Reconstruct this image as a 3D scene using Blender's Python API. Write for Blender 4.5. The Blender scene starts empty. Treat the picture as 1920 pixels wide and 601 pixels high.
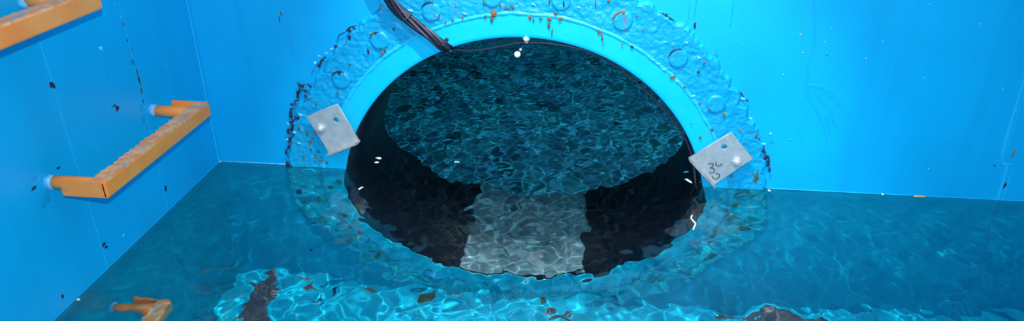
import bpy, bmesh, math, random
import numpy as np
from mathutils import Vector, Matrix, noise
random.seed(7)
rng = np.random.default_rng(11)
S = bpy.context.scene
C = S.collection
PI = math.pi

# ---------------------------------------------------------------- camera
CX, CY, CZ, YAW, PITCH, ROLL, FOC = 0.0981, -1.1969, 0.6322, -0.0957, 0.4624, 0.005, 1323.556
fw = Vector((math.sin(YAW)*math.cos(PITCH), math.cos(YAW)*math.cos(PITCH), -math.sin(PITCH)))
r0 = Vector((math.cos(YAW), -math.sin(YAW), 0)); u0 = r0.cross(fw)
rt = math.cos(ROLL)*r0 + math.sin(ROLL)*u0
up = -math.sin(ROLL)*r0 + math.cos(ROLL)*u0
cd = bpy.data.cameras.new('camera'); cam = bpy.data.objects.new('camera', cd); C.objects.link(cam)
cd.sensor_fit = 'HORIZONTAL'; cd.sensor_width = 36; cd.lens = FOC/1920*36; cd.clip_start = 0.02
M = Matrix((rt, up, -fw)).transposed().to_4x4(); M.translation = (CX, CY, CZ)
cam.matrix_world = M
S.camera = cam

# ---------------------------------------------------------------- light
w = bpy.data.worlds.new('sky'); S.world = w; w.use_nodes = True
w.node_tree.nodes['Background'].inputs[0].default_value = (0.80, 0.90, 1.0, 1)
w.node_tree.nodes['Background'].inputs[1].default_value = 0.84

def lamp(name, kind, loc, target, power, color=(1, 1, 1), size=.02, caustic=True, **k):
    d = bpy.data.lights.new(name, kind); d.energy = power; d.color = color
    if kind == 'AREA': d.size = size
    elif kind == 'SUN': d.angle = size
    else: d.shadow_soft_size = size
    for a, b in k.items(): setattr(d, a, b)
    if caustic: d.cycles.is_caustics_light = True
    o = bpy.data.objects.new(name, d); C.objects.link(o); o.location = loc
    o.rotation_euler = (Vector(target)-Vector(loc)).to_track_quat('-Z', 'Y').to_euler()
    return o
lamp('camera_flash', 'SPOT', (0.11, -1.19, 0.70), (-0.08, 0, -0.05), 34, (.96, .98, 1), .006, spot_size=2.2, spot_blend=1)
lamp('overhead_fill', 'SPOT', (0.06, -0.46, 1.30), (0.10, -0.10, -0.5), 74, (.93, .98, 1), .005, spot_size=.98, spot_blend=.5)  # added fill from above, brightens the submerged ring and floor
lamp('front_key', 'SPOT', (0.42, -1.30, 1.33), (0.40, 0, -0.22), 40, (.93, .98, 1), .005, spot_size=1.0, spot_blend=.8)  # added key for ripple light on the submerged back wall
lamp('chamber_fill', 'SPOT', (0.25, 0.95, 0.95), (0.0, 1.0, -0.7), 80, (.28, .84, .96), .005, spot_size=2.2, spot_blend=.8)  # added unseen light that makes the chamber water sparkle
S.view_settings.view_transform = 'Standard'; S.view_settings.look = 'None'
S.view_settings.exposure = 0.0; S.view_settings.gamma = 1; S.view_settings.use_curve_mapping = False
S.cycles.max_bounces = 10; S.cycles.transmission_bounces = 8; S.cycles.sample_clamp_indirect = 6
S.cycles.blur_glossy = 0.0

# ---------------------------------------------------------------- helpers
def at(px, py, axis=1, val=0.0):
    d = fw*FOC + rt*(px-960) - up*(py-300.5); o = Vector((CX, CY, CZ))
    return o + d*((val-o[axis])/d[axis])
def under(px, py, axis=1, val=0.0):
    d = (fw*FOC + rt*(px-960) - up*(py-300.5)).normalized(); o = Vector((CX, CY, CZ))
    h = o + d*(-o.z/d.z); n = 1/1.333; c = -d.z; s = math.sqrt(1-n*n*(1-c*c))
    T = n*d + Vector((0, 0, n*c-s))
    return h + T*((val-h[axis])/T[axis])

def mat(name, col, rough=.5, metal=0, spec=.5):
    m = bpy.data.materials.new(name); m.use_nodes = True
    b = m.node_tree.nodes['Principled BSDF']
    b.inputs['Base Color'].default_value = (*col, 1); b.inputs['Roughness'].default_value = rough
    b.inputs['Metallic'].default_value = metal; b.inputs['Specular IOR Level'].default_value = spec
    return m, m.node_tree, b
class N:
    def __init__(s, nt): s.nt = nt; s.g = nt.nodes.new('ShaderNodeNewGeometry')
    def noise(s, scale, detail=4, rough=.6, vec=None, stretch=None):
        n = s.nt.nodes.new('ShaderNodeTexNoise'); n.inputs['Scale'].default_value = scale
        n.inputs['Detail'].default_value = detail; n.inputs['Roughness'].default_value = rough
        v = vec or s.g.outputs['Position']
        if stretch:
            mp = s.nt.nodes.new('ShaderNodeMapping'); mp.inputs['Scale'].default_value = stretch
            s.nt.links.new(v, mp.inputs['Vector']); v = mp.outputs[0]
        s.nt.links.new(v, n.inputs['Vector']); return n.outputs['Fac']
    def ramp(s, fac, stops):
        n = s.nt.nodes.new('ShaderNodeValToRGB'); e = n.color_ramp.elements
        while len(e) < len(stops): e.new(.5)
        for k, (p, c) in enumerate(stops):
            e[k].position = p; e[k].color = (c, c, c, 1) if isinstance(c, (int, float)) else (*c, 1)
        s.nt.links.new(fac, n.inputs[0]); return n.outputs[0]
    def mix(s, fac, a, b, mode='MIX'):
        n = s.nt.nodes.new('ShaderNodeMix'); n.data_type = 'RGBA'; n.blend_type = mode
        for sock, v in ((n.inputs[0], fac), (n.inputs[6], a), (n.inputs[7], b)):
            if isinstance(v, (int, float)): sock.default_value = v
            elif isinstance(v, tuple): sock.default_value = (*v, 1)
            else: s.nt.links.new(v, sock)
        return n.outputs[2]
    def z(s, lo, hi):     # 0 above hi, 1 below lo
        x = s.nt.nodes.new('ShaderNodeSeparateXYZ'); s.nt.links.new(s.g.outputs['Position'], x.inputs[0])
        m = s.nt.nodes.new('ShaderNodeMapRange'); m.inputs[1].default_value = lo; m.inputs[2].default_value = hi
        m.inputs[3].default_value = 1; m.inputs[4].default_value = 0
        s.nt.links.new(x.outputs[2], m.inputs[0]); return m.outputs[0]
    def mul(s, a, b, op='MULTIPLY'):
        n = s.nt.nodes.new('ShaderNodeMath'); n.operation = op
        for k, v in enumerate((a, b)):
            if isinstance(v, (int, float)): n.inputs[k].default_value = v
            else: s.nt.links.new(v, n.inputs[k])
        return n.outputs[0]
    def bump(s, b, h, strength, dist):
        n = s.nt.nodes.new('ShaderNodeBump'); n.inputs['Strength'].default_value = strength
        n.inputs['Distance'].default_value = dist
        s.nt.links.new(h, n.inputs['Height']); s.nt.links.new(n.outputs[0], b.inputs['Normal'])

def blue_paint(name, col, water_tint, tint_amt, rust=0.0, rough=.42, bump=.25, foul_glints=0.0):
    m, nt, b = mat(name, col, rough); k = N(nt)
    big = k.noise(3.2, 3); c = k.mix(k.ramp(big, [(.3, 0), (.75, 1)]), tuple(v*.86 for v in col), tuple(min(1, v*1.06) for v in col))
    drip = k.noise(9, 4, .6, stretch=(1.6, 1.6, .12))
    c = k.mix(k.mul(k.ramp(drip, [(.52, 0), (.66, 1)]), .35), c, tuple(v*.80 for v in col))
    spk = k.noise(140, 3, .7)
    c = k.mix(k.mul(k.ramp(spk, [(.66, 0), (.74, 1)]), .35), c, (.12, .62, .95))
    # colour shift of light through water, put into the paint below the water line
    zf = k.mul(k.z(-.012, .004), tint_amt)
    c = k.mix(zf, c, k.mix(k.ramp(k.noise(11, 5, .65), [(.3, 0), (.7, 1)]), water_tint, tuple(v*.72 for v in water_tint)))
    if foul_glints:
        c = k.mix(k.mul(k.mul(k.z(.02, .17), k.ramp(k.noise(17, 5, .7), [(.45, 0), (.62, 1)])), .6*foul_glints), c, (.02, .26, .30))
        glints = k.ramp(k.noise(55, 6, .75), [(.52, 0), (.60, 1)]); f2 = k.ramp(k.noise(24, 5, .7), [(.50, 0), (.62, 1)])
        uw = k.z(-.012, .004)
        c = k.mix(k.mul(k.mul(f2, uw), foul_glints), c, (.0, .16, .16)); c = k.mix(k.mul(k.mul(glints, uw), foul_glints), c, (.04, .80, .92))  # pale flecks put caustic sparkle into the underwater paint; dark ones are fouling
    if rust:
        rn = k.noise(42, 5, .7, stretch=(1, 1, .55)); rm = k.noise(7, 2)
        r = k.mul(k.ramp(rn, [(.60, 0), (.655, 1)]), k.ramp(rm, [(.42, 0), (.6, 1)]))
        c = k.mix(k.mul(r, rust), c, k.mix(k.ramp(k.noise(60, 2), [(.4, 0), (.6, 1)]), (.20, .085, .03), (.02, .13, .10)))
    nt.links.new(c, b.inputs['Base Color'])
    k.bump(b, k.mix(.5, k.noise(60, 4), k.noise(260, 2)), bump, .002)
    return m
BLUE = (0.0, .46, .88)
M_WALL = blue_paint('wall_paint', BLUE, (0.0, .54, .70), .8)
M_LEFT = blue_paint('left_wall_paint', (0.0, .46, .84), (0.0, .46, .55), .88)
M_FLOOR = blue_paint('floor_paint', (0.0, .72, .98), (0.0, .64, .90), .4, rust=.8)
M_BAND = blue_paint('smooth_band_paint', (0.0, .58, .95), (0.0, .68, .82), .7, rust=.15, bump=.15, foul_glints=.5)
M_RING = blue_paint('rough_ring_paint', (0.0, .39, .72), (0.0, .66, .78), .8, rust=.9, bump=.8, foul_glints=.75)
M_SEAM = blue_paint('seam_paint', (0.01, .54, .90), (0.02, .34, .45), .6)
M_DENT = blue_paint('dull_stain_paint', (0.0, .38, .72), (0.0, .2, .35), .6)
M_RUN = blue_paint('paint_run_blue', (0.0, .43, .80), (0.0, .2, .35), .6)
def speckle(name, a, b2, scale, rough=.6, metal=0, lo=.4, hi=.6, bump=.4):
    m, nt, b = mat(name, a, rough, metal); k = N(nt)
    c = k.mix(k.ramp(k.noise(scale, 5, .65), [(lo, 0), (hi, 1)]), a, b2)
    nt.links.new(c, b.inputs['Base Color']); k.bump(b, k.noise(scale*3, 3), bump, .001)
    return m
M_RUST = speckle('rust', (.16, .055, .018), (.30, .16, .05), 120)
M_GREEN = speckle('green_corrosion', (.02, .12, .08), (.14, .12, .04), 120)
M_DARK = speckle('bare_dark_steel', (.006, .012, .045), (.02, .03, .08), 150)
M_SCALE = speckle('brown_rust_scale', (.085, .075, .085), (.16, .12, .10), 90)
M_PALE = speckle('pale_scratch', (.22, .72, .95), (.08, .5, .85), 200)
M_NAVY = speckle('black_sleeve_coating', (.0014, .0028, .008), (.004, .007, .019), 30, rough=.5, bump=.15)
M_SILT = speckle('grey_silt', (.30, .37, .40), (.20, .27, .32), 26, rough=.8, lo=.35, hi=.7, bump=.5)
M_SILTD = speckle('brown_grey_silt', (.045, .05, .065), (.10, .095, .11), 60, rough=.8)
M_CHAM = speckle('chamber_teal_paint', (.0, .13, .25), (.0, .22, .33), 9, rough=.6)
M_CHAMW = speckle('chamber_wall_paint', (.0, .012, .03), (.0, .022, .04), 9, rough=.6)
M_STEEL = speckle('bracket_steel', (.36, .43, .45), (.45, .50, .51), 60, rough=.45, metal=.25, bump=.1)
M_LIP = speckle('bracket_edge_steel', (.50, .50, .48), (.30, .29, .28), 90, rough=.4, metal=.3)
M_ZINC = speckle('zinc_bolt', (.85, .84, .82), (.7, .68, .66), 200, rough=.25, metal=.5)
M_BLACK, _, _ = mat('black_cable_rubber', (.012, .012, .022), .38)
M_BLACK2, _, _ = mat('grey_cable_rubber', (.045, .045, .085), .35)
M_INK, _, _ = mat('marker_ink', (.03, .06, .07), .5)
M_BALL, _, _ = mat('white_plastic', (.9, .92, .92), .15)
M_FOAM, _, _ = mat('pale_flake', (.75, .85, .82), .4)
M_GREENF, _, _ = mat('green_flake', (.12, .42, .38), .5)
M_TAN, _, _ = mat('tan_flake', (.62, .40, .25), .5)
m, nt, b = mat('orange_paint', (.95, .30, .035), .38); k = N(nt)
wear = k.ramp(k.noise(55, 5, .65), [(.60, 0), (.66, 1)])
nt.links.new(k.mix(k.mul(wear, .5), k.mix(k.ramp(k.noise(14, 3), [(.35, 0), (.65, 1)]), (1.0, .28, .035), (1.0, .36, .07)), (.75, .27, .07)), b.inputs['Base Color'])
k.bump(b, k.noise(160, 3), .3, .001); M_ORANGE = m
m, nt, b = mat('worn_orange_tread', (.95, .42, .12), .4); k = N(nt)
wear = k.ramp(k.noise(48, 4, .6, stretch=(1, .55, 1)), [(.59, 0), (.65, 1)])
nt.links.new(k.mix(wear, k.mix(k.ramp(k.noise(80, 3), [(.45, 0), (.6, 1)]), (1.0, .33, .07), (1.0, .54, .25)), (.40, .42, .42)), b.inputs['Base Color'])
k.bump(b, wear, -.4, .001); M_TREAD = m
M_CAP = speckle('pale_blue_paint_ring', (.22, .62, .90), (.05, .45, .8), 90)
M_WATER = bpy.data.materials.new('clear_water'); M_WATER.use_nodes = True
nt = M_WATER.node_tree; nt.nodes.clear()
o_ = nt.nodes.new('ShaderNodeOutputMaterial'); g_ = nt.nodes.new('ShaderNodeBsdfGlass')
g_.inputs['Roughness'].default_value = 0; g_.inputs['IOR'].default_value = 1.333
g_.inputs['Color'].default_value = (.93, 1, 1, 1)
nt.links.new(g_.outputs[0], o_.inputs[0])

def tag(o, label, cat, group=None, kind=None):
    if label: o['label'] = label
    if cat: o['category'] = cat
    if group: o['group'] = group
    if kind: o['kind'] = kind
    return o
def thing(name, label, cat, loc=(0, 0, 0), group=None):
    o = bpy.data.objects.new(name, None); C.objects.link(o); o.location = loc
    o.empty_display_size = .02
    return tag(o, label, cat, group)
def obj(name, bm, m, parent=None, smooth=False, recv=True, label=None):
    """link a bmesh written in world coordinates; under a parent it is moved to the parent's base"""
    if isinstance(bm, bpy.types.Mesh): me = bm
    else:
        me = bpy.data.meshes.new(name); bm.to_mesh(me); bm.free()
    if smooth: me.polygons.foreach_set('use_smooth', [True]*len(me.polygons))
    me.materials.append(m)
    o = bpy.data.objects.new(name, me); C.objects.link(o)
    if parent:
        base = Vector(parent.location)
        if parent.parent: base = base + parent.parent.location
        me.transform(Matrix.Translation(-base)); o.parent = parent
    o.cycles.is_caustics_receiver = recv
    if label: o['label'] = label
    return o
def struct(name, bm, m, label=None, parent=None):
    o = obj(name, bm, m, parent); o['kind'] = 'structure'
    if label: o['label'] = label
    return o
def box(bm, lo, hi, bev=0):
    vs = [bm.verts.new((x, y, z)) for x in (lo[0], hi[0]) for y in (lo[1], hi[1]) for z in (lo[2], hi[2])]
    fs = [bm.faces.new([vs[i] for i in f]) for f in ((0, 1, 3, 2), (4, 6, 7, 5), (0, 4, 5, 1), (2, 3, 7, 6), (0, 2, 6, 4), (1, 5, 7, 3))]
    if bev:
        es = list({e for f in fs for e in f.edges})
        bmesh.ops.bevel(bm, geom=es, offset=bev, segments=2, affect='EDGES', clamp_overlap=True)
    return bm
def nb(): return bmesh.new()
def tube(bm, pts, rad, seg=10, cap=True, wob=0):
    pts = [Vector(p) for p in pts]; rings = []; n = len(pts)
    rr = rad if isinstance(rad, (list, tuple)) else [rad]*n
    ref = Vector((0, 0, 1))
    if abs((pts[-1]-pts[0]).normalized().z) > .9: ref = Vector((0, 1, 0))
    for i, p in enumerate(pts):
        t = (pts[min(i+1, n-1)]-pts[max(i-1, 0)]).normalized()
        a = t.cross(ref).normalized(); b_ = t.cross(a)
        rings.append([bm.verts.new(p+(a*math.cos(2*PI*j/seg)+b_*math.sin(2*PI*j/seg))*rr[i]*(1+wob*noise.noise(p*60+Vector((j, 0, 0))))) for j in range(seg)])
    for i in range(n-1):
        for j in range(seg):
            bm.faces.new((rings[i][j], rings[i][(j+1) % seg], rings[i+1][(j+1) % seg], rings[i+1][j]))
    if cap: bm.faces.new(rings[0][::-1]); bm.faces.new(rings[-1])
    return bm
def smoothpath(p, n=8):
    p = [Vector(q) for q in p]; out = []
    for i in range(len(p)-1):
        a, b_, c, d = p[max(i-1, 0)], p[i], p[i+1], p[min(i+2, len(p)-1)]
        for k_ in range(n):
            t = k_/n
            out.append(.5*((2*b_)+(c-a)*t+(2*a-5*b_+4*c-d)*t*t+(3*b_-a-3*c+d)*t**3))
    return out+[p[-1]]
def blob(c, ax, ay, nrm, hgt, n=14, rough=.35, seed=0, rings=2):
    """an irregular low scab standing proud of a surface: half axes ax, ay (vectors)"""
    bm = nb(); c = Vector(c); nrm = Vector(nrm); rs = []
    for k_ in range(rings+1):
        f = 1-k_/(rings+.6); row = []
        for j in range(n):
            a = 2*PI*j/n; r = 1+rough*noise.noise(Vector((math.cos(a)*1.7, math.sin(a)*1.7, seed*3.1)))*2
            if k_ == 0: hh = -.0005
            else: hh = hgt*(.6+.4*k_/rings)*(1+.5*noise.noise(Vector((j*.9, k_*2.0, seed))))
            row.append(bm.verts.new(c+(ax*math.cos(a)+ay*math.sin(a))*r*f+nrm*hh))
        rs.append(row)
    for k_ in range(rings):
        for j in range(n):
            bm.faces.new((rs[k_][j], rs[k_][(j+1) % n], rs[k_+1][(j+1) % n], rs[k_+1][j]))
    bm.faces.new(rs[-1]); bmesh.ops.recalc_face_normals(bm, faces=bm.faces)
    return bm

# ---------------------------------------------------------------- the tank
XL, XR, ZC, RI = -0.602, 1.25, -0.0757, 0.350
YF, ZF, ZT = -2.4, -0.500, 1.35
def backplate(x0, x1, z0, z1, y0, y1, r):
    """plate with a round hole (centre 0, ZC)"""
    bm = nb(); n = 144; out = {}
    for yi, y in enumerate((y0, y1)):
        for j in range(n):
            a = 2*PI*j/n; c, s = math.cos(a), math.sin(a)
            ts = [((x1 if c > 0 else x0)/c) if abs(c) > 1e-9 else 1e9, (((z1 if s > 0 else z0)-ZC)/s) if abs(s) > 1e-9 else 1e9]
            t = min(ts); rs = r if isinstance(r, (int, float)) else r(a)
            out[yi, j] = (bm.verts.new((c*rs, y, ZC+s*rs)), bm.verts.new((c*t, y, ZC+s*t)))
    # exact corners
    cor = {}
    for yi, y in enumerate((y0, y1)):
        for xx in (x0, x1):
            for zz in (z0, z1): cor[yi, xx, zz] = bm.verts.new((xx, y, zz))
    for j in range(n):
        k_ = (j+1) % n
        a0, a1 = 2*PI*j/n, 2*PI*(j+1)/n
        for yi in (0, 1):
            i0, e0 = out[yi, j]; i1, e1 = out[yi, k_]
            f = [i0, e0, e1, i1]
            for (xx, zz) in ((x0, z0), (x0, z1), (x1, z0), (x1, z1)):
                ac = math.atan2(zz-ZC, xx) % (2*PI)
                if a0 < ac < a1: f = [i0, e0, cor[yi, xx, zz], e1, i1]
            bm.faces.new(f if yi else f[::-1])
        bm.faces.new((out[0, j][0], out[1, j][0], out[1, k_][0], out[0, k_][0]))
        bm.faces.new((out[0, j][1], out[0, k_][1], out[1, k_][1], out[1, j][1]))
    bmesh.ops.remove_doubles(bm, verts=bm.verts, dist=1e-6)
    bmesh.ops.recalc_face_normals(bm, faces=bm.faces)
    return bm
wb = struct('wall_back', backplate(XL, XR, ZF, ZT, 0.0, 0.02, RI+.006), M_WALL, 'bright blue painted steel wall pierced by the round opening')
wl = struct('wall_left', box(nb(), (XL-.03, YF, ZF), (XL, .02, ZT)), M_LEFT, 'blue painted steel wall carrying the orange rungs')
wr = struct('wall_right', box(nb(), (XR, YF, ZF), (XR+.03, .02, ZT)), M_WALL)
wf = struct('wall_front', box(nb(), (XL-.03, YF-.03, ZF), (XR+.03, YF, ZT)), M_WALL)
fl = struct('floor', box(nb(), (XL-.03, YF-.03, ZF-.03), (XR+.03, .02, ZF)), M_FLOOR, 'light cyan painted tank floor under the water')

# chamber beyond the sleeve
YB, ZB = 0.30, -0.72
def ringarc(a): return RI+.006
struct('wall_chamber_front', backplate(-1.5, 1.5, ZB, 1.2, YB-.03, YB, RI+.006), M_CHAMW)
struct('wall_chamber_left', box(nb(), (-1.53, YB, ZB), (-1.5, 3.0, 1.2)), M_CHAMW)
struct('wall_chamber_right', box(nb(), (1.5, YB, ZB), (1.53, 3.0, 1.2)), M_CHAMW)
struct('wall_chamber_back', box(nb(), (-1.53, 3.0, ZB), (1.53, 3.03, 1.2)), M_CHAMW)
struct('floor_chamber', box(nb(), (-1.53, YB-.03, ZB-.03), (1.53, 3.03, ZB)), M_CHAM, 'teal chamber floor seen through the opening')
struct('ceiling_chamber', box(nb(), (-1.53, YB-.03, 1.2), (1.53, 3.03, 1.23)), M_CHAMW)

# sleeve through the wall
def sleeve_bm(a0, a1, y0, y1, ri, ro, n, edge=0, seed=0, ny=1):
    bm = nb(); g = {}
    for i in range(ny+1):
        f = i/ny; y = y0+(y1-y0)*f
        e0 = a0+edge*noise.noise(Vector((y*30, seed, 0)))*1.5; e1 = a1+edge*noise.noise(Vector((y*30, seed+9, 0)))*1.5
        for j in range(n+1):
            a = e0+(e1-e0)*j/n; c, s = math.cos(a), math.sin(a)
            g[i, j, 0] = bm.verts.new((c*ri, y, ZC+s*ri)); g[i, j, 1] = bm.verts.new((c*ro, y, ZC+s*ro))
    for i in range(ny):
        for j in range(n):
            bm.faces.new((g[i, j, 0], g[i, j+1, 0], g[i+1, j+1, 0], g[i+1, j, 0]))
            bm.faces.new((g[i, j, 1], g[i+1, j, 1], g[i+1, j+1, 1], g[i, j+1, 1]))
    for j in range(n):
        bm.faces.new((g[0, j, 0], g[0, j, 1], g[0, j+1, 1], g[0, j+1, 0]))
        bm.faces.new((g[ny, j, 0], g[ny, j+1, 0], g[ny, j+1, 1], g[ny, j, 1]))
    if a1-a0 < 2*PI-.01:
        for i in range(ny):
            bm.faces.new((g[i, 0, 0], g[i+1, 0, 0], g[i+1, 0, 1], g[i, 0, 1]))
            bm.faces.new((g[i, n, 0], g[i, n, 1], g[i+1, n, 1], g[i+1, n, 0]))
    bmesh.ops.remove_doubles(bm, verts=bm.verts, dist=1e-6); bmesh.ops.recalc_face_normals(bm, faces=bm.faces)
    return bm
sl = thing('pipe_sleeve', 'short black-coated round pipe sleeve passing through the blue wall, half full of water', 'pipe', (0, 0, ZC-RI))
obj('sleeve_wall', sleeve_bm(0, 2*PI, -.003, YB+.002, RI, RI+.006, 180), M_NAVY, sl, True)
D = math.radians
# light falloff put into the silt colour: bright near the lip, dark further in
m, nt, b = mat('falloff_grey_silt', (.3, .37, .4), .8); k = N(nt)
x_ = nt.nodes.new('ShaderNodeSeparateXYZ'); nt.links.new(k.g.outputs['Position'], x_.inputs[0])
falloff = k.mul(k.mul(x_.outputs[1], -3.1), k.mul(k.noise(30, 6, .7, stretch=(.6, 1.8, 1)), .9), 'ADD')
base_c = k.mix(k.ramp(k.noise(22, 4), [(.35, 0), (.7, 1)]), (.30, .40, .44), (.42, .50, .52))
nt.links.new(k.mix(k.ramp(falloff, [(-.0, 0), (.48, 1)]), (.035, .085, .12), base_c), b.inputs['Base Color'])
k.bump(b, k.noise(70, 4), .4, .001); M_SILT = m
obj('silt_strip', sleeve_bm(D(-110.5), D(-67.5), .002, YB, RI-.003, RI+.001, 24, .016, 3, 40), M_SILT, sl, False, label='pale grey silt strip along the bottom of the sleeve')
obj('silt_patch', sleeve_bm(D(-33), D(-12), .001, .055, RI-.002, RI+.001, 12, .10, 5, 14), M_SILTD, sl, label='brown-grey silt patch on the right side of the sleeve')
obj('silt_patch', sleeve_bm(D(-170), D(-156), .001, .04, RI-.002, RI+.001, 12, .08, 8, 14), M_SILTD, sl, label='brown-grey silt patch on the left side of the sleeve')

# ---------------------------------------------------------------- flange ring round the opening
fr = thing('flange_ring', 'broad rough blue-painted steel ring with rust spots around the round opening', 'ring', (0, 0, ZC-.42))
NT = 900
def fbm(x, y, z, o=3):
    v = 0; a = 1
    for _ in range(o): v += a*noise.noise(Vector((x, y, z))); x *= 2.03; y *= 2.03; z *= 2.03; a *= .5
    return v
def polar(rs, hfun, nt=NT):
    """height field in polar coordinates, kept above the floor"""
    bm = nb(); rows = []
    for i in range(len(rs(0))):
        rows.append(None)
    for i in range(len(rows)):
        row = []
        for j in range(nt):
            a = 2*PI*j/nt; r = rs(a)[i]; c, s = math.cos(a), math.sin(a)
            z = ZC+s*r
            if z < ZF-.004: row.append(None); continue
            row.append(bm.verts.new((c*r, -hfun(r, a, i), z)))
        rows[i] = row
    for i in range(len(rows)-1):
        for j in range(nt):
            q = (rows[i][j], rows[i+1][j], rows[i+1][(j+1) % nt], rows[i][(j+1) % nt])
            if all(q): bm.faces.new(q)
    bmesh.ops.recalc_face_normals(bm, faces=bm.faces)
    return bm
def h_in(r, a, i):
    if i == 0: return -.004
    if i == 1: return .0045
    return .006+.0006*fbm(math.cos(a)*r*20, math.sin(a)*r*20, 3)
obj('inner_band', polar(lambda a: [RI+.0005, RI+.001, RI+.003]+[RI+.003+.042*k_/8 for k_ in range(1, 9)], h_in, 360), M_BAND, fr, True, label='smooth inner band of the ring')
def rout(a): 
    v = a/(2*PI)*78; f = v % 1; amp = .5+.8*abs(noise.noise(Vector((math.cos(a)*6, math.sin(a)*6, 2))))
    return .462+.010*noise.noise(Vector((math.cos(a)*3, math.sin(a)*3, 0)))+.010*amp*(1-abs(2*f-1)**1.6)+.006*fbm(math.cos(a)*35, math.sin(a)*35, 5, 2)
NR = 34
def h_out(r, a, i):
    if i == 0: return .002
    x, y = math.cos(a)*r, math.sin(a)*r
    if i >= NR-1: return -.001
    e = min(1, (NR-1-i)/2.2)
    return (.0055+.003*max(0, (i-NR*.6)/(NR*.4))+.0011*fbm(x*38, y*38, 1)+.0009*fbm(x*120, y*120, 6, 2))*e+.0006
obj('outer_band', polar(lambda a: [.392+(rout(a)-.392)*k_/(NR-1) for k_ in range(NR)], h_out), M_RING, fr, False, label='rough scalloped outer band of the ring')
def h_bead(r, a, i):
    prof = [0, .7, 1, .7, 0][i]
    return .005+prof*(.0028+.0014*fbm(math.cos(a)*30, math.sin(a)*30, 9, 2))
def r_bead(a):
    c0 = .393+.0022*noise.noise(Vector((math.cos(a)*9, math.sin(a)*9, 4)))
    return [c0+d for d in (-.0045, -.0025, 0, .0025, .0045)]
obj('weld_bead', polar(r_bead, h_bead), M_SEAM, fr, True, label='thin pale weld bead between the two bands')
angs = [142, 127, 112, 97, 81, 66, 50, 35, 6, -9, -24, -39, 173, 188, 203, 218]
for i, ad in enumerate(angs):
    a = D(ad); c = Vector((math.cos(a)*.422, -.007, ZC+math.sin(a)*.422)); bm = nb(); rows = []
    for rr, hh in ((.0175, -.003), (.0163, .0012), (.0135, .0019), (.009, .0014), (.0, .0014)):
        if rr == 0: rows.append([bm.verts.new(c+Vector((0, -hh, 0)))]*24); continue
        rows.append([bm.verts.new(c+Vector((math.cos(t)*rr, -hh*(1+.5*noise.noise(Vector((j*.4, i, 0)))), math.sin(t)*rr))) for j, t in ((j, 2*PI*j/24) for j in range(24))])
    for q in range(3):
        for j in range(24): bm.faces.new((rows[q][j], rows[q+1][j], rows[q+1][(j+1) % 24], rows[q][(j+1) % 24]))
    for j in range(24): bm.faces.new((rows[3][j], rows[4][0], rows[3][(j+1) % 24]))
    bmesh.ops.recalc_face_normals(bm, faces=bm.faces)
    bo = obj('bolt_head', bm, M_RING, fr, True)
    if i < 12 and i % 4 != 3:     # crescent shadow along its upper edge, painted in rust and dark tones
        pts = [c+Vector((math.cos(t)*.0178, -.0022, math.sin(t)*.0178)) for t in [D(60+10*q+(i*17) % 30) for q in range(11)]]
        tube(bmr := nb(), pts, [.0004+.0011*math.sin(PI*q/10) for q in range(11)], 6)
        obj('shadow_crescent', bmr, M_RUST if i % 2 else M_DARK, bo)
Ny = (0, -1, 0)
def scab(px, py, wx, hz, m, parent, name='rust_spot', h=.0009, off=.009, sub=False, rough=.35, rot=0):
    c = (under if sub else at)(px, py, 1, -off)
    s = .00072
    ca, sa = math.cos(rot), math.sin(rot)
    ax, az = Vector((ca, 0, sa))*wx*s, Vector((-sa, 0, ca))*hz*s*1.15
    return obj(name, blob(c, ax, az, Ny, h, seed=px*.13+py, rough=rough), m, parent)
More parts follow.
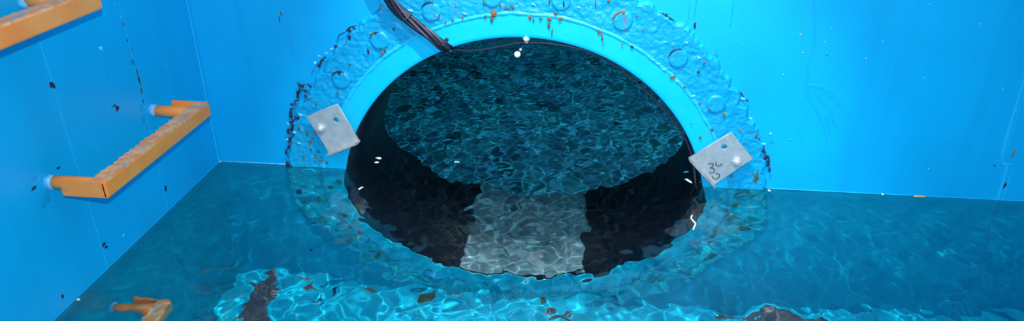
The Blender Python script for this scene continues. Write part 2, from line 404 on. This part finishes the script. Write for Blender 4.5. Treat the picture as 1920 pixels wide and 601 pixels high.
for px, py, wx, hz, mm in [(925, 25, 8, 8, 'R'), (922, 37, 4, 7, 'G'), (910, 31, 3, 4, 'G'), (867, 33, 2.5, 3, 'R'), (835, 42, 2.5, 3, 'R'), (823, 30, 2, 5, 'R'), (848, 38, 4, 2.5, 'G'),
        (994, 32, 4, 6, 'R'), (1000, 38, 2, 5, 'G'), (1014, 35, 5, 2.5, 'G'), (1030, 36, 6, 3, 'R'), (1042, 26, 5, 4, 'G'), (1050, 36, 7, 3, 'R'), (1029, 48, 3, 8, 'G'), (1035, 60, 1.5, 8, 'G'),
        (1124, 60, 5, 4, 'R'), (1129, 70, 1.8, 9, 'R'), (1131, 82, 1, 7, 'G'), (1169, 23, 4, 5, 'R'), (1194, 30, 2, 3, 'R'), (1206, 56, 2, 3, 'R'), (1167, 83, 3, 2, 'R'), (1185, 88, 5, 2.5, 'D'),
        (938, 11, 2, 3, 'R'), (962, 14, 3, 3, 'G'), (907, 5, 1.5, 9, 'R'), (1030, 3, 2, 6, 'R'), (1117, 8, 1.5, 9, 'R'), (1057, 8, 2, 9, 'D'), (1141, 2, 4, 4, 'R'),
        (716, 100, 5, 3.5, 'R'), (722, 94, 4, 3, 'G'), (713, 90, 3, 3, 'G'), (690, 96, 2.5, 7, 'D'), (738, 55, 2.5, 3, 'D'), (656, 120, 3, 3, 'G'), (655, 70, 4, 6, 'D'), (636, 137, 5, 4, 'D'),
        (632, 175, 4, 3, 'G'), (592, 195, 3, 4, 'G'), (646, 82, 3, 2, 'R'), (704, 62, 3, 5, 'D'),
        (1260, 145, 5, 2.5, 'R'), (1284, 163, 4, 3, 'R'), (1264, 143, 4, 2, 'R'), (1310, 135, 4, 3, 'D'), (1358, 215, 3, 6, 'R'), (1320, 118, 3, 4, 'R'), (1335, 243, 4, 4, 'G'), (1313, 258, 4, 4, 'G'),
        (1388, 244, 4, 3, 'R'), (1312, 194, 3, 2.5, 'R'), (1330, 205, 4, 3, 'G'), (1296, 232, 2, 2, 'G'), (1400, 285, 3, 3, 'G'), (1418, 255, 3, 5, 'R'), (1372, 330, 4, 3, 'G'), (1360, 318, 5, 4, 'G'),
        (600, 300, 6, 4, 'G'), (583, 280, 4, 4, 'R'), (570, 292, 4, 3, 'R'), (592, 296, 5, 3, 'R'), (612, 305, 4, 4, 'G'), (560, 240, 4, 5, 'G'), (606, 270, 3, 3, 'R'), (575, 250, 4, 6, 'G'), (597, 284, 3, 3, 'D')]:
    scab(px, py, wx, hz, {'R': M_RUST, 'G': M_GREEN, 'D': M_DARK}[mm], fr)
# cracked dark edge of the ring
for px, py, wx, hz, rot in [(563, 160, 6, 4, .3), (560, 175, 3, 9, .3), (574, 182, 3, 6, -.4), (548, 196, 4, 4, 0), (545, 215, 4, 7, .2), (558, 222, 5, 3, 0), (549, 236, 5, 8, .3), (540, 246, 3, 5, 0), (553, 255, 3, 4, 0), (545, 262, 6, 4, 0),
        (541, 275, 3, 5, 0), (536, 285, 3, 4, 0), (572, 170, 5, 3, .4), (580, 160, 5, 3, .6), (566, 205, 3, 4, 0), (630, 88, 4, 2, .7), (605, 112, 4, 2, .7), (598, 122, 3, 4, 0), (655, 57, 4, 2, .6), (663, 52, 3, 2, .6),
        (1421, 265, 3, 8, .5), (1428, 282, 3, 8, .6), (1437, 295, 5, 5, .6), (1441, 305, 3, 8, 0), (1443, 318, 2, 5, 0), (1414, 250, 2, 5, .4), (1400, 232, 4, 2, -.6), (1333, 115, 4, 2, -.6), (1250, 28, 4, 2, -.5), (540, 310, 4, 8, 0), (550, 322, 4, 6, 0)]:
    scab(px, py, wx*1.35, hz*1.35, M_DARK, fr, 'paint_chip', .0012, .006, rot=-rot, rough=.5)
for px, py in [(540, 232), (552, 248), (563, 215), (590, 118), (598, 105), (612, 100), (622, 92), (560, 268), (538, 262), (1288, 80), (1310, 108), (1393, 185), (1408, 222), (1445, 250), (1432, 270), (770, 20), (1000, 8), (1085, 14), (1235, 120), (1246, 130), (1270, 152), (1300, 180), (1225, 112), (820, 28), (870, 25)]:
    scab(px, py, 4+random.random()*3, 2.4, M_PALE, fr, 'pale_paint_chip', .0010, .008, rot=random.uniform(-.8, .8))
# ragged dark cracks where the paint has parted along the outer edge
for k_, pts in enumerate([[(578, 158), (562, 160), (566, 170), (556, 172), (562, 186), (552, 190), (557, 202), (545, 204), (548, 216), (556, 220), (543, 230), (550, 238), (540, 246), (549, 254), (539, 262), (545, 272), (536, 284), (542, 296)],
        [(1414, 248), (1420, 258), (1425, 272), (1432, 280), (1435, 292), (1442, 298), (1440, 308), (1444, 322)], [(612, 106), (603, 112), (600, 121), (590, 126), (584, 138)], [(668, 48), (655, 52), (648, 60), (636, 66), (632, 78)],
        [(1236, 22), (1246, 27), (1254, 33), (1268, 40)], [(1318, 95), (1326, 108), (1338, 114)], [(1388, 172), (1396, 184), (1404, 190)]]):
    pp = smoothpath([at(x, y, 1, -.0055) for x, y in pts], 5)
    obj('edge_crack', tube(nb(), pp, [.0004+.0024*max(0, noise.noise(Vector((i*.33, k_*7.7, 1)))+.22) for i in range(len(pp))], 6), M_DARK, fr)
# submerged scabs
for px, py, wx, hz, mm in [(560, 360, 6, 6, 'D'), (600, 375, 10, 4, 'G'), (640, 400, 12, 5, 'G'), (680, 440, 12, 7, 'G'), (665, 450, 8, 8, 'G'), (592, 470, 5, 4, 'D'), (635, 340, 6, 8, 'G'), (620, 350, 8, 8, 'G'), (700, 470, 14, 6, 'G'), (650, 430, 8, 8, 'G'),
        (1400, 360, 8, 7, 'G'), (1380, 385, 9, 8, 'G'), (1365, 400, 6, 5, 'R'), (1395, 430, 12, 8, 'G'), (1340, 440, 8, 6, 'G'), (1350, 372, 5, 4, 'R'), (1415, 345, 5, 8, 'G'), (1330, 480, 12, 5, 'G'), (1408, 395, 3, 3, 'R')]:
    scab(px, py, wx, hz*1.5, {'R': M_RUST, 'G': M_GREEN, 'D': M_DARK}[mm], fr, 'rust_spot', .001, .009, sub=True, rough=.5)

# ---------------------------------------------------------------- wall details
def seam(name, p, m, parent, w_=.0025, h=.0012, n=40, seed=0):
    p = smoothpath(p, max(2, n//max(1, len(p)-1)))
    return obj(name, tube(nb(), p, [w_*(.7+.6*noise.noise(Vector((i*.35, seed, 0)))) for i in range(len(p))], 6), m, parent)
def L(px, py, off=0.0): return at(px, py, 0, XL+off)
def B(px, py, off=0.0): return at(px, py, 1, -off)
xs = L(213, 0).y
seam('weld_seam', [(XL, L(222, 0).y, 1.3), L(222, 0), L(245, 100), L(270, 205), L(281, 250), (XL, L(281, 250).y-.002, -.49)], M_RUN, wl, .0018)
seam('weld_seam', [(XL, L(62, 80).y, 1.3), L(75, 80), L(115, 220), L(150, 330), (XL, L(150, 330).y, -.49)], M_SEAM, wl, .0008)
seam('weld_seam', [(XL, -.004, ZT-.01), (XL, -.004, -.49)], M_SEAM, wl, .0022)
seam('weld_seam', [(B(1925, 100).x, 0, 1.3), B(1908, 190), B(1878, 350), (B(1870, 375).x, 0, -.49)], M_SEAM, wb, .0035)
seam('weld_seam', [(.853+.012, 0, 1.3), B(1916, 190), B(1888, 350), (.853+.005, 0, -.49)], M_SEAM, wb, .0012)
Nx = (1, 0, 0)
def lscab(px, py, wy, hz, m, name='paint_chip', lean=0.):
    c = L(px, py, .0003); s = .0007
    return obj(name, blob(c, Vector((0, wy*s*1.9, 0)), Vector((0, lean*hz*s, hz*s*1.2)), Nx, .0005, seed=px*.17+py, rough=.45), m, wl)
for px, py, wy, hz, m_ in [(98, 158, 3, 9, M_DARK), (102, 162, 2, 4, M_DARK), (220, 203, 4, 5, M_DARK), (214, 198, 4, 2, M_DARK), (311, 353, 3, 6, M_DARK), (195, 458, 4, 5, M_DARK), (199, 463, 3, 4, M_DARK), (252, 437, 2, 3, M_DENT), (118, 555, 2, 4, M_DARK),
        (312, 128, 1.2, 11, M_DENT), (318, 142, 1.2, 9, M_DENT), (342, 145, 1.2, 11, M_DENT), (200, 140, 2, 8, M_DENT), (190, 90, 3, 4, M_PALE), (15, 258, 2, 3, M_DENT), (232, 440, 2, 2, M_PALE), (240, 75, 1.5, 5, M_DARK), (246, 92, 1.8, 9, M_GREEN), (250, 118, 2.5, 7, M_DARK),
        (257, 135, 1.6, 8, M_GREEN), (261, 150, 1.8, 9, M_DARK), (265, 170, 1.8, 9, M_GREEN), (268, 190, 2.2, 8, M_DARK), (228, 35, 1, 6, M_DENT), (231, 46, 1.5, 4, M_GREEN), (217, 8, 1, 8, M_DENT), (62, 335, 5, 6, M_DENT), (64, 352, 4, 3, M_DARK),
        (110, 314, 3, 2.5, M_DARK), (265, 203, 4, 9, M_DENT), (268, 222, 5, 9, M_DENT), (305, 196, 6, 5, M_DENT), (275, 240, 3, 12, M_DENT), (402, 233, 3, 2, M_PALE), (85, 375, 10, 12, M_DENT)]:
    lscab(px, py, wy, hz, m_)
for px, py, wx, hz, m_, rot in [(527, 26, 3, 7, M_RUST, 0), (524, 36, 1.5, 7, M_DARK, 0), (1303, 48, 3, 8, M_DARK, 0), (1300, 62, 4, 3, M_DENT, 0), (1393, 84, 2, 2, M_PALE, 0), (1650, 365, 1, 1, M_PALE, 0), (1741, 316, 3, 2, M_PALE, .5),
        (1733, 146, 2.5, 2, M_PALE, 0), (1839, 45, 2.5, 2.5, M_PALE, 0), (1881, 168, 3, 2.5, M_PALE, .4), (1905, 207, 3, 3, M_PALE, 0), (1469, 140, 3, 3, M_PALE, 0), (1550, 101, 4, 5, M_DENT, 0), (1560, 52, 2, 1.5, M_TAN, 0), (1547, 79, 1.5, 1.5, M_TAN, 0),
        (1505, 99, 2, 1.5, M_TAN, 0), (1501, 65, 2, 2, M_TAN, 0), (1624, 110, 2, 2, M_TAN, 0), (1655, 78, 3, 2, M_PALE, 0), (1900, 288, 3, 9, M_RUST, -.2), (1883, 348, 4, 8, M_DARK, -.3), (1865, 310, 2, 3, M_DARK, 0), (1743, 8, 4, 1.5, M_PALE, 0),
        (547, 82, 1, 30, M_DENT, 0), (1290, 35, .8, 50, M_DENT, 0), (1305, 8, 1.5, 30, M_DENT, 0), (1372, 30, 1, 40, M_DENT, 0), (1342, 100, 5, 10, M_DENT, .5), (1480, 262, 5, 2, M_DENT, 0)]:
    c = B(px, py, .0003); s = .00055 if m_ is M_PALE else .00075; ca, sa = math.cos(rot), math.sin(rot)
    obj('paint_chip', blob(c, Vector((ca, 0, sa))*wx*s, Vector((-sa, 0, ca))*hz*s*1.1, Ny, .0005, seed=px*.11+py, rough=.3), m_, wb)
# dull runs in the paint of the back wall
for pts, w_ in [([(1522, -30), (1526, 10), (1527, 60), (1524, 90), (1514, 120), (1512, 170), (1520, 190), (1535, 215), (1545, 240), (1552, 270)], .0028), ([(1515, 160), (1540, 165), (1562, 180), (1580, 205), (1592, 222)], .0050),
                ([(1530, 180), (1550, 200), (1562, 225), (1568, 238)], .003), ([(1495, 250), (1503, 258), (1506, 272)], .0015), ([(1548, 215), (1552, 235), (1556, 252)], .003)]:
    pp = [B(x, y) for x, y in pts]
    bm = nb(); sp = smoothpath(pp, 6); va = []
    for i, p in enumerate(sp):
        t = (sp[min(i+1, len(sp)-1)]-sp[max(i-1, 0)]).normalized(); nn = Vector((t.z, 0, -t.x))
        ww = w_*1.5*(.75+.5*noise.noise(Vector((i*.4, w_*900, 0))))*(math.sin(PI*(i+.6)/(len(sp)+.2))**.4)
        va.append([bm.verts.new(p+nn*ww*s_+Vector((0, -h_, 0))) for s_, h_ in ((-1, -.0004), (-.7, .0004), (.7, .0004), (1, -.0004))])
    for i in range(len(va)-1):
        for j in range(3): bm.faces.new((va[i][j], va[i][j+1], va[i+1][j+1], va[i+1][j]))
    obj('paint_run', bm, M_RUN, wb)

# bright meniscus where the water meets the walls, put in as pale tubes
obj('meniscus_line', tube(nb(), [(XL, -.0004, .0006), (-.45, -.0004, .0006)], .0009, 6), M_PALE, wb)
obj('meniscus_line', tube(nb(), [(.46, -.0004, .0006), (XR, -.0004, .0006)], .0007, 6), M_SEAM, wb)
obj('meniscus_line', tube(nb(), [(XL+.0004, -.002, .0006), (XL+.0004, -.9, .0006)], .0006, 6), M_SEAM, wl)

# floor scale patches
for px, py, ax, ay in [(485, 560, .036, .055), (505, 532, .022, .02), (480, 590, .03, .03), (1362, 592, .035, .018), (1440, 600, .03, .02), (1500, 606, .055, .03), (1050, 592, .024, .010), (905, 545, .02, .006)]:
    c = under(px, py, 2, ZF)
    obj('rust_scale', blob(c, Vector((ax, 0, 0)), Vector((0, ay, 0)), (0, 0, 1), .0022, n=36, rough=.55, seed=px, rings=5), M_SCALE, fl, label='brown rust scale on the floor')
for px, py, ax, ay, m_ in [(634, 543, .006, .010, M_DARK), (590, 560, .005, .012, M_DARK), (577, 566, .005, .006, M_DARK), (690, 550, .012, .010, M_RUST), (1022, 562, .010, .008, M_RUST), (1108, 560, .007, .012, M_DARK), (1120, 562, .008, .006, M_SCALE), (855, 548, .015, .004, M_RUST), (800, 556, .02, .006, M_GREEN), (1235, 565, .01, .004, M_GREEN), (575, 530, .02, .004, M_RUST)]:
    c = under(px, py, 2, ZF)
    obj('rust_spot', blob(c, Vector((ax, 0, 0)), Vector((0, ay, 0)), (0, 0, 1), .0012, n=20, rough=.55, seed=px), m_, fl)

# ---------------------------------------------------------------- orange rungs
def make_rung(y0, y1, z, label, teeth=True):
    t = thing('ladder_rung', label, 'ladder rung', (XL, (y0+y1)/2, z), 'orange ladder rungs on the left wall')
    W = .085; rp = .0095
    for y, s in ((y0, 1), (y1, -1)):
        p = obj('post', tube(nb(), [(XL-.002, y, z), (XL+.03, y, z), (XL+W-.006, y, z)], [rp, rp, rp*.98], 16), M_ORANGE, t, True)
        obj('weld_collar', tube(nb(), [(XL-.001, y, z), (XL+.004, y, z), (XL+.009, y, z)], [rp*1.18, rp*1.12, rp*1.03], 16, wob=.25), M_CAP, p, True, label='chipped pale blue paint at the foot of the post')
        yo = y-s*.0125
        obj('side_plate', box(nb(), (XL+.028, min(yo, yo-s*.004), z-.0115), (XL+W+.006, max(yo, yo-s*.004), z+.0135), .0012), M_ORANGE, t)
    a, b2 = y0-.0165, y1+.0165
    obj('front_plate', box(nb(), (XL+W+.001, a, z-.0115), (XL+W+.008, b2, z+.0125), .0022), M_ORANGE, t)
    # tread: flat strip whose inner edge is cut in teeth
    bm = nb(); n = 21; v0 = []
    for i in range(n*2+1):
        y = a+.004+(b2-a-.008)*i/(n*2); d = .0 if i % 2 else .0030
        if not teeth: d *= .4
        v0.append((y, XL+W-.013-d+.003*noise.noise(Vector((y*40, z, 0)))))
    top = []
    for y, x in v0:
        top.append([bm.verts.new((x, y, z+.0135)), bm.verts.new((XL+W+.0075, y, z+.0135)), bm.verts.new((XL+W+.0075, y, z+.0095)), bm.verts.new((x, y, z+.0095))])
    for i in range(len(top)-1):
        for j in range(4): bm.faces.new((top[i][j], top[i][(j+1) % 4], top[i+1][(j+1) % 4], top[i+1][j]))
    bm.faces.new(top[0][::-1]); bm.faces.new(top[-1]); bmesh.ops.recalc_face_normals(bm, faces=bm.faces)
    obj('tread', bm, M_TREAD, t, label='tread with toothed edge and paint worn to grey')
    return t
make_rung(-.424, -.172, .180, 'orange painted steel ladder rung on the left wall just above the water, shown whole')
make_rung(-.62, -.372, .412, 'orange ladder rung with scraped paint cut by the top left corner')
make_rung(-.62, -.385, -.112, 'orange ladder rung under water at the bottom left')

# ---------------------------------------------------------------- brackets
def rect_plate(cor, y, th, holes):
    """plate from 4 corners (x,z) with round holes, made with a filled 2D curve"""
    cu = bpy.data.curves.new('p', 'CURVE'); cu.dimensions = '2D'; cu.fill_mode = 'BOTH'; cu.extrude = th/2; cu.bevel_depth = .0004; cu.offset = -.0004
    s = cu.splines.new('POLY'); s.points.add(3); s.use_cyclic_u = True
    for q, (x, z) in zip(s.points, cor): q.co = (x, z, 0, 1)
    for hx, hz, hr in holes:
        s = cu.splines.new('POLY'); s.points.add(19); s.use_cyclic_u = True
        for j, q in enumerate(s.points): q.co = (hx+hr*math.cos(2*PI*j/20), hz+hr*math.sin(2*PI*j/20), 0, 1)
    o = bpy.data.objects.new('p', cu); C.objects.link(o)
    me = bpy.data.meshes.new_from_object(o.evaluated_get(bpy.context.evaluated_depsgraph_get()))
    bpy.data.objects.remove(o); bpy.data.curves.remove(cu)
    me.transform(Matrix(((1, 0, 0, 0), (0, 0, -1, y), (0, 1, 0, 0), (0, 0, 0, 1))))
    me.materials.clear()
    return me
YP = -.018
def make_bracket(cor_px, bolt_px, hole_px, lip, label):
    cor = [at(x, y, 1, YP-.0015) for x, y in cor_px]
    cen = sum(cor, Vector())/4
    t = thing('steel_bracket', label, 'bracket', (cen.x, -.006, cen.z))
    bo, ho = at(*bolt_px, 1, YP-.0015), at(*hole_px, 1, YP-.0015)
    obj('plate', rect_plate([(c.x, c.z) for c in cor], YP, .003, [(ho.x, ho.z, .0052)]), M_STEEL, t)
    # lip turned towards the tank along one edge
    a, b2 = cor[lip[0]], cor[lip[1]]; e = (b2-a).normalized(); inn = (cen-a)-e*(cen-a).dot(e); inn.normalize()
    bm = nb(); vs = []
    for p in (a, b2):
        for d, yy in ((0, .0015), (.003, .0015), (.003, -.014), (0, -.014)):
            vs.append(bm.verts.new(Vector((p.x, YP+yy, p.z))+inn*d))
    for f in ((0, 1, 2, 3), (7, 6, 5, 4), (0, 4, 5, 1), (1, 5, 6, 2), (2, 6, 7, 3), (3, 7, 4, 0)): bm.faces.new([vs[i] for i in f])
    bmesh.ops.recalc_face_normals(bm, faces=bm.faces)
    obj('lip', bm, M_LIP, t, label='bent lip along the lower edge')
    bl = obj('bolt', tube(nb(), [(bo.x, .0, bo.z), (bo.x, YP-.010, bo.z), (bo.x, YP-.0125, bo.z)], [.0042, .0042, .0030], 14), M_ZINC, t, label='bright zinc bolt end')
    tb = tube(nb(), [(bo.x, YP-.0012, bo.z), (bo.x, YP-.0058, bo.z)], .0078, 6)
    obj('nut', tb, M_ZINC, bl)
    obj('washer', tube(nb(), [(bo.x, YP-.001, bo.z), (bo.x, YP-.0026, bo.z)], .0100, 20), M_STEEL, bl)
    obj('spacer', tube(nb(), [(bo.x, -.004, bo.z), (bo.x, YP+.0015, bo.z)], .009, 14), M_STEEL, t)
    return t
make_bracket([(574, 218), (632, 195), (675, 265), (618, 288)], (602, 239), (630, 225), (3, 2), 'unmarked grey steel bracket plate bolted left of the round opening')
br = make_bracket([(1371, 248), (1412, 297), (1338, 347), (1291, 296)], (1381, 301), (1358, 275), (2, 3), 'grey steel bracket plate with black marker writing, right of the round opening')
for st in [[(285, 278), (312, 268), (343, 270), (358, 290), (345, 315), (312, 332), (345, 335), (368, 350), (372, 375), (350, 398), (318, 402), (305, 390)],
           [(400, 248), (390, 275), (402, 298), (430, 302), (462, 290), (480, 268)],
           [(338, 448), (352, 470), (385, 486), (415, 482), (438, 455), (445, 430), (420, 415), (388, 412)]]:
    pts = [at(1290+x/7.51, 270+y/7.51, 1, YP-.0024) for x, y in st]
    sp = smoothpath(pts, 4)
    obj('marker_stroke', tube(nb(), sp, .00085, 6), M_INK, br)

# ---------------------------------------------------------------- cable bundle over the ring, thin cable round the rim
base = B(840, 88, .012)
cb = thing('cable_bundle', 'black cable bundle hanging down the blue wall to the top left of the opening', 'cable', base)
path = [(-.262, -.022, .50), (-.255, -.024, .42), B(722, -16, .022), B(735, 4, .020), B(757, 28, .018), B(785, 50, .018), B(812, 70, .020), B(836, 90, .012), Vector(B(842, 96, .0))+Vector((0, .03, 0))]
sp = smoothpath(path, 10)
for k_, (m_, rr) in enumerate([(M_BLACK, .0048), (M_BLACK2, .0036), (M_BLACK, .0042), (M_BLACK2, .0030), (M_BLACK, .0034)]):
    pts = []
    for i, p in enumerate(sp):
        t = (sp[min(i+1, len(sp)-1)]-sp[max(i-1, 0)]).normalized(); a = t.cross(Vector((0, 1, 0))).normalized(); b_ = Vector((0, -1, 0))
        ph = 2*PI*k_/5+i*.085
        pts.append(p+a*math.cos(ph)*.0062+b_*(math.sin(ph)*.0042+.001))
    obj('cable_strand', tube(nb(), pts, rr, 8), m_, cb, True)
obj('cable_tie', tube(nb(), [B(829, 79, .021), B(833, 83, .021)], .0118, 14), M_BLACK, cb)
obj('cable_tie', tube(nb(), [B(763, 31, .020), B(765, 33, .020)], .0112, 14), M_BLACK2, cb, label='grey cable tie')
YR = .012
rim = lambda ad, r=.3455, y=YR: Vector((math.cos(D(ad))*r, y, ZC+math.sin(D(ad))*r))
thin = [rim(113, .344, .0), at(850, 93, 1, YR), at(880, 95, 1, YR), at(915, 91, 1, YR), at(950, 84, 1, YR), at(985, 79, 1, YR)]+[rim(ad, .3415-.003*math.sin((ad+5)*.15), YR) for ad in (80, 70, 60, 50, 40, 30, 22, 14, 8)]
tc = thing('thin_cable', 'thin dark cable strung along the upper inside rim of the opening', 'cable', rim(90))
obj('cable_run', tube(nb(), smoothpath(thin, 8), .0019, 8), M_BLACK2, tc, True)
for x, y in ((844, 91), (987, 76)):
    p = at(x, y, 1, YR-.004)
    obj('cable_clip', box(nb(), p-Vector((.003, .004, .004)), p+Vector((.003, .004, .005)), .0012), M_FOAM, tc, label='small pale cable clip')
p = at(987, 72, 1, -.004)
ey = thing('eye_bolt', 'small bright fastener at the top centre of the rim', 'bolt', p)
bm = nb(); bmesh.ops.create_uvsphere(bm, u_segments=16, v_segments=10, radius=.0036, matrix=Matrix.Translation(p+Vector((-.0005, -.003, .0)))@Matrix.Diagonal((.9, .8, 1.3, 1))); obj('bolt_end', bm, M_BALL, ey, True)
obj('washer', tube(nb(), [p+Vector((0, .004, .001)), p+Vector((0, -.001, .001))], .0062, 18), M_STEEL, ey)
p2 = at(970, 102, 1, -.002)
pb = thing('white_ball', 'small glossy white ball hanging on a thread under the rim', 'ball', p2)
bm = nb(); bmesh.ops.create_uvsphere(bm, u_segments=20, v_segments=14, radius=.0058, matrix=Matrix.Translation(p2)); obj('ball', bm, M_BALL, pb, True)
bm = nb(); bmesh.ops.create_uvsphere(bm, u_segments=12, v_segments=8, radius=.0026, matrix=Matrix.Translation(at(976, 93, 1, -.001))); obj('bead', bm, M_STEEL, pb, True)
obj('thread', tube(nb(), [p2, at(976, 93, 1, -.001), at(984, 82, 1, .003), at(987, 76, 1, .0)], .0006, 6), M_BLACK2, pb)

# ---------------------------------------------------------------- floating bits
def flake(px, py, ax, ay, m_, label, ang=0, name='floating_flake', h=.002, z=.0):
    c = at(px, py, 2, z); ca, sa = math.cos(ang), math.sin(ang)
    bm = blob(c+Vector((0, 0, -.0004)), Vector((ca, sa, 0))*ax, Vector((-sa, ca, 0))*ay, (0, 0, 1), h, n=14, rough=.5, seed=px)
    bmesh.ops.translate(bm, verts=bm.verts, vec=(0, 0, 0))
    o = obj(name, bm, m_, None); o.data.transform(Matrix.Translation(-c)); o.location = c
    tag(o, label, 'flake'); return o
flake(710, 296, .007, .003, M_FOAM, 'upper of two pale flakes floating inside the opening at its left')
flake(706, 304, .005, .0025, M_FOAM, 'lower of two pale flakes floating inside the opening at its left')
flake(677, 352, .002, .008, M_FOAM, 'thin greenish flake floating by the left edge of the opening', -.6)
flake(1287, 322, .006, .003, M_PALE, 'bluish flake floating beside the marked bracket', .5)
flake(1290, 338, .010, .003, M_FOAM, 'long pale flake floating below the marked bracket inside the opening', -.9)
flake(1318, 341, .005, .0012, M_TAN, 'tiny pinkish flake touching the right rim of the opening', .1)
flake(1655, 364, .0035, .004, M_BALL, 'small white speck floating against the back wall on the right')
flake(1724, 367, .010, .004, M_TAN, 'orange-tan flake floating against the back wall on the right')
flake(1442, 357, .0035, .004, M_FOAM, 'pale speck floating at the right outer edge of the ring')
flake(1393, 351, .013, .0016, M_TAN, 'tan stick floating below the marked bracket', .0, h=.003)
flake(413, 303, .003, .003, M_BALL, 'white speck floating in the corner of the tank')
flake(107, 588, .004, .003, M_BALL, 'white speck floating along the left wall near the bottom left')
flake(856, 303, .006, .003, M_GREENF, 'pale flake on the water at the far edge of the sleeve')
for px, py, lab in ((147, 561, 'white bubble cluster on the water in the bottom left'),):
    flake(px, py, .003, .003, M_FOAM, lab, name='floating_flake')
pts = [at(x, y, 2, .0005) for x, y in ((1298, 403), (1296, 408), (1300, 414), (1304, 419), (1301, 426), (1300, 430))]
o = obj('floating_thread', tube(nb(), smoothpath(pts, 5), [.0006]+[.0014]*24+[.0006], 6), M_BALL); c = pts[0].copy()
o.data.transform(Matrix.Translation(-c)); o.location = c
tag(o, 'bright white curl of thread floating near the right rim', 'thread')

# ---------------------------------------------------------------- water sheet
G = .004
ar = lambda a, b, st: np.linspace(a, b, int(round((b-a)/st))+1)[:-1]
X = np.r_[ar(-1.5, -.604, .016), ar(-.604, 1.0, G), ar(1.0, 1.5, .0166), 1.5]
Y = np.r_[ar(YF, -.8, .016), ar(-.8, YB, G), ar(YB, 1.3, .005), ar(1.3, 3.0, .017), 3.0]
XX, YY = np.meshgrid(X, Y, indexing='ij'); ZZ = np.zeros_like(XX); Z2 = np.zeros_like(XX)
for _ in range(90):
    lam = math.exp(rng.uniform(math.log(.017), math.log(.13))); th = rng.uniform(0, 2*PI); kk = 2*PI/lam
    amp = .0078*(lam/.06)**.15/kk
    ZZ += amp*np.sin(kk*(XX*math.cos(th)+YY*math.sin(th))+rng.uniform(0, 2*PI))
for _ in range(50):      # finer, flatter ripples in the shelter of the sleeve and the chamber
    lam = math.exp(rng.uniform(math.log(.014), math.log(.045))); th = rng.uniform(0, 2*PI); kk = 2*PI/lam
    Z2 += .0050/kk*np.sin(kk*(XX*math.cos(th)+YY*math.sin(th))+rng.uniform(0, 2*PI))
calm = np.clip((YY+.06)/.14, 0, 1); calm = calm*calm*(3-2*calm)
ZZ = ZZ*(1-.62*calm)+Z2*calm
nx, ny = XX.shape
inside = np.where(YY <= 0.001, (XX >= XL-G) & (XX <= XR+G), np.where(YY < YB, np.abs(XX) < .3445, True))
idx = np.arange(nx*ny).reshape(nx, ny)
ok = inside[:-1, :-1] & inside[1:, :-1] & inside[1:, 1:] & inside[:-1, 1:]
q = np.stack([idx[:-1, :-1][ok], idx[1:, :-1][ok], idx[1:, 1:][ok], idx[:-1, 1:][ok]], 1)
use, inv = np.unique(q, return_inverse=True); q = inv.reshape(-1, 4)
V = np.stack([XX.ravel()[use], YY.ravel()[use], ZZ.ravel()[use]], 1)
me = bpy.data.meshes.new('water'); me.vertices.add(len(V)); me.vertices.foreach_set('co', V.ravel())
me.loops.add(q.size); me.loops.foreach_set('vertex_index', q.ravel().astype(np.int32))
me.polygons.add(len(q)); me.polygons.foreach_set('loop_start', np.arange(0, q.size, 4, dtype=np.int32)); me.polygons.foreach_set('loop_total', np.full(len(q), 4, dtype=np.int32))
me.update(calc_edges=True); me.validate()
wt = obj('water', me, M_WATER, None, True, recv=False)
wt.cycles.is_caustics_caster = True
tag(wt, 'clear rippled water filling the tank and the round opening', 'water', kind='stuff')
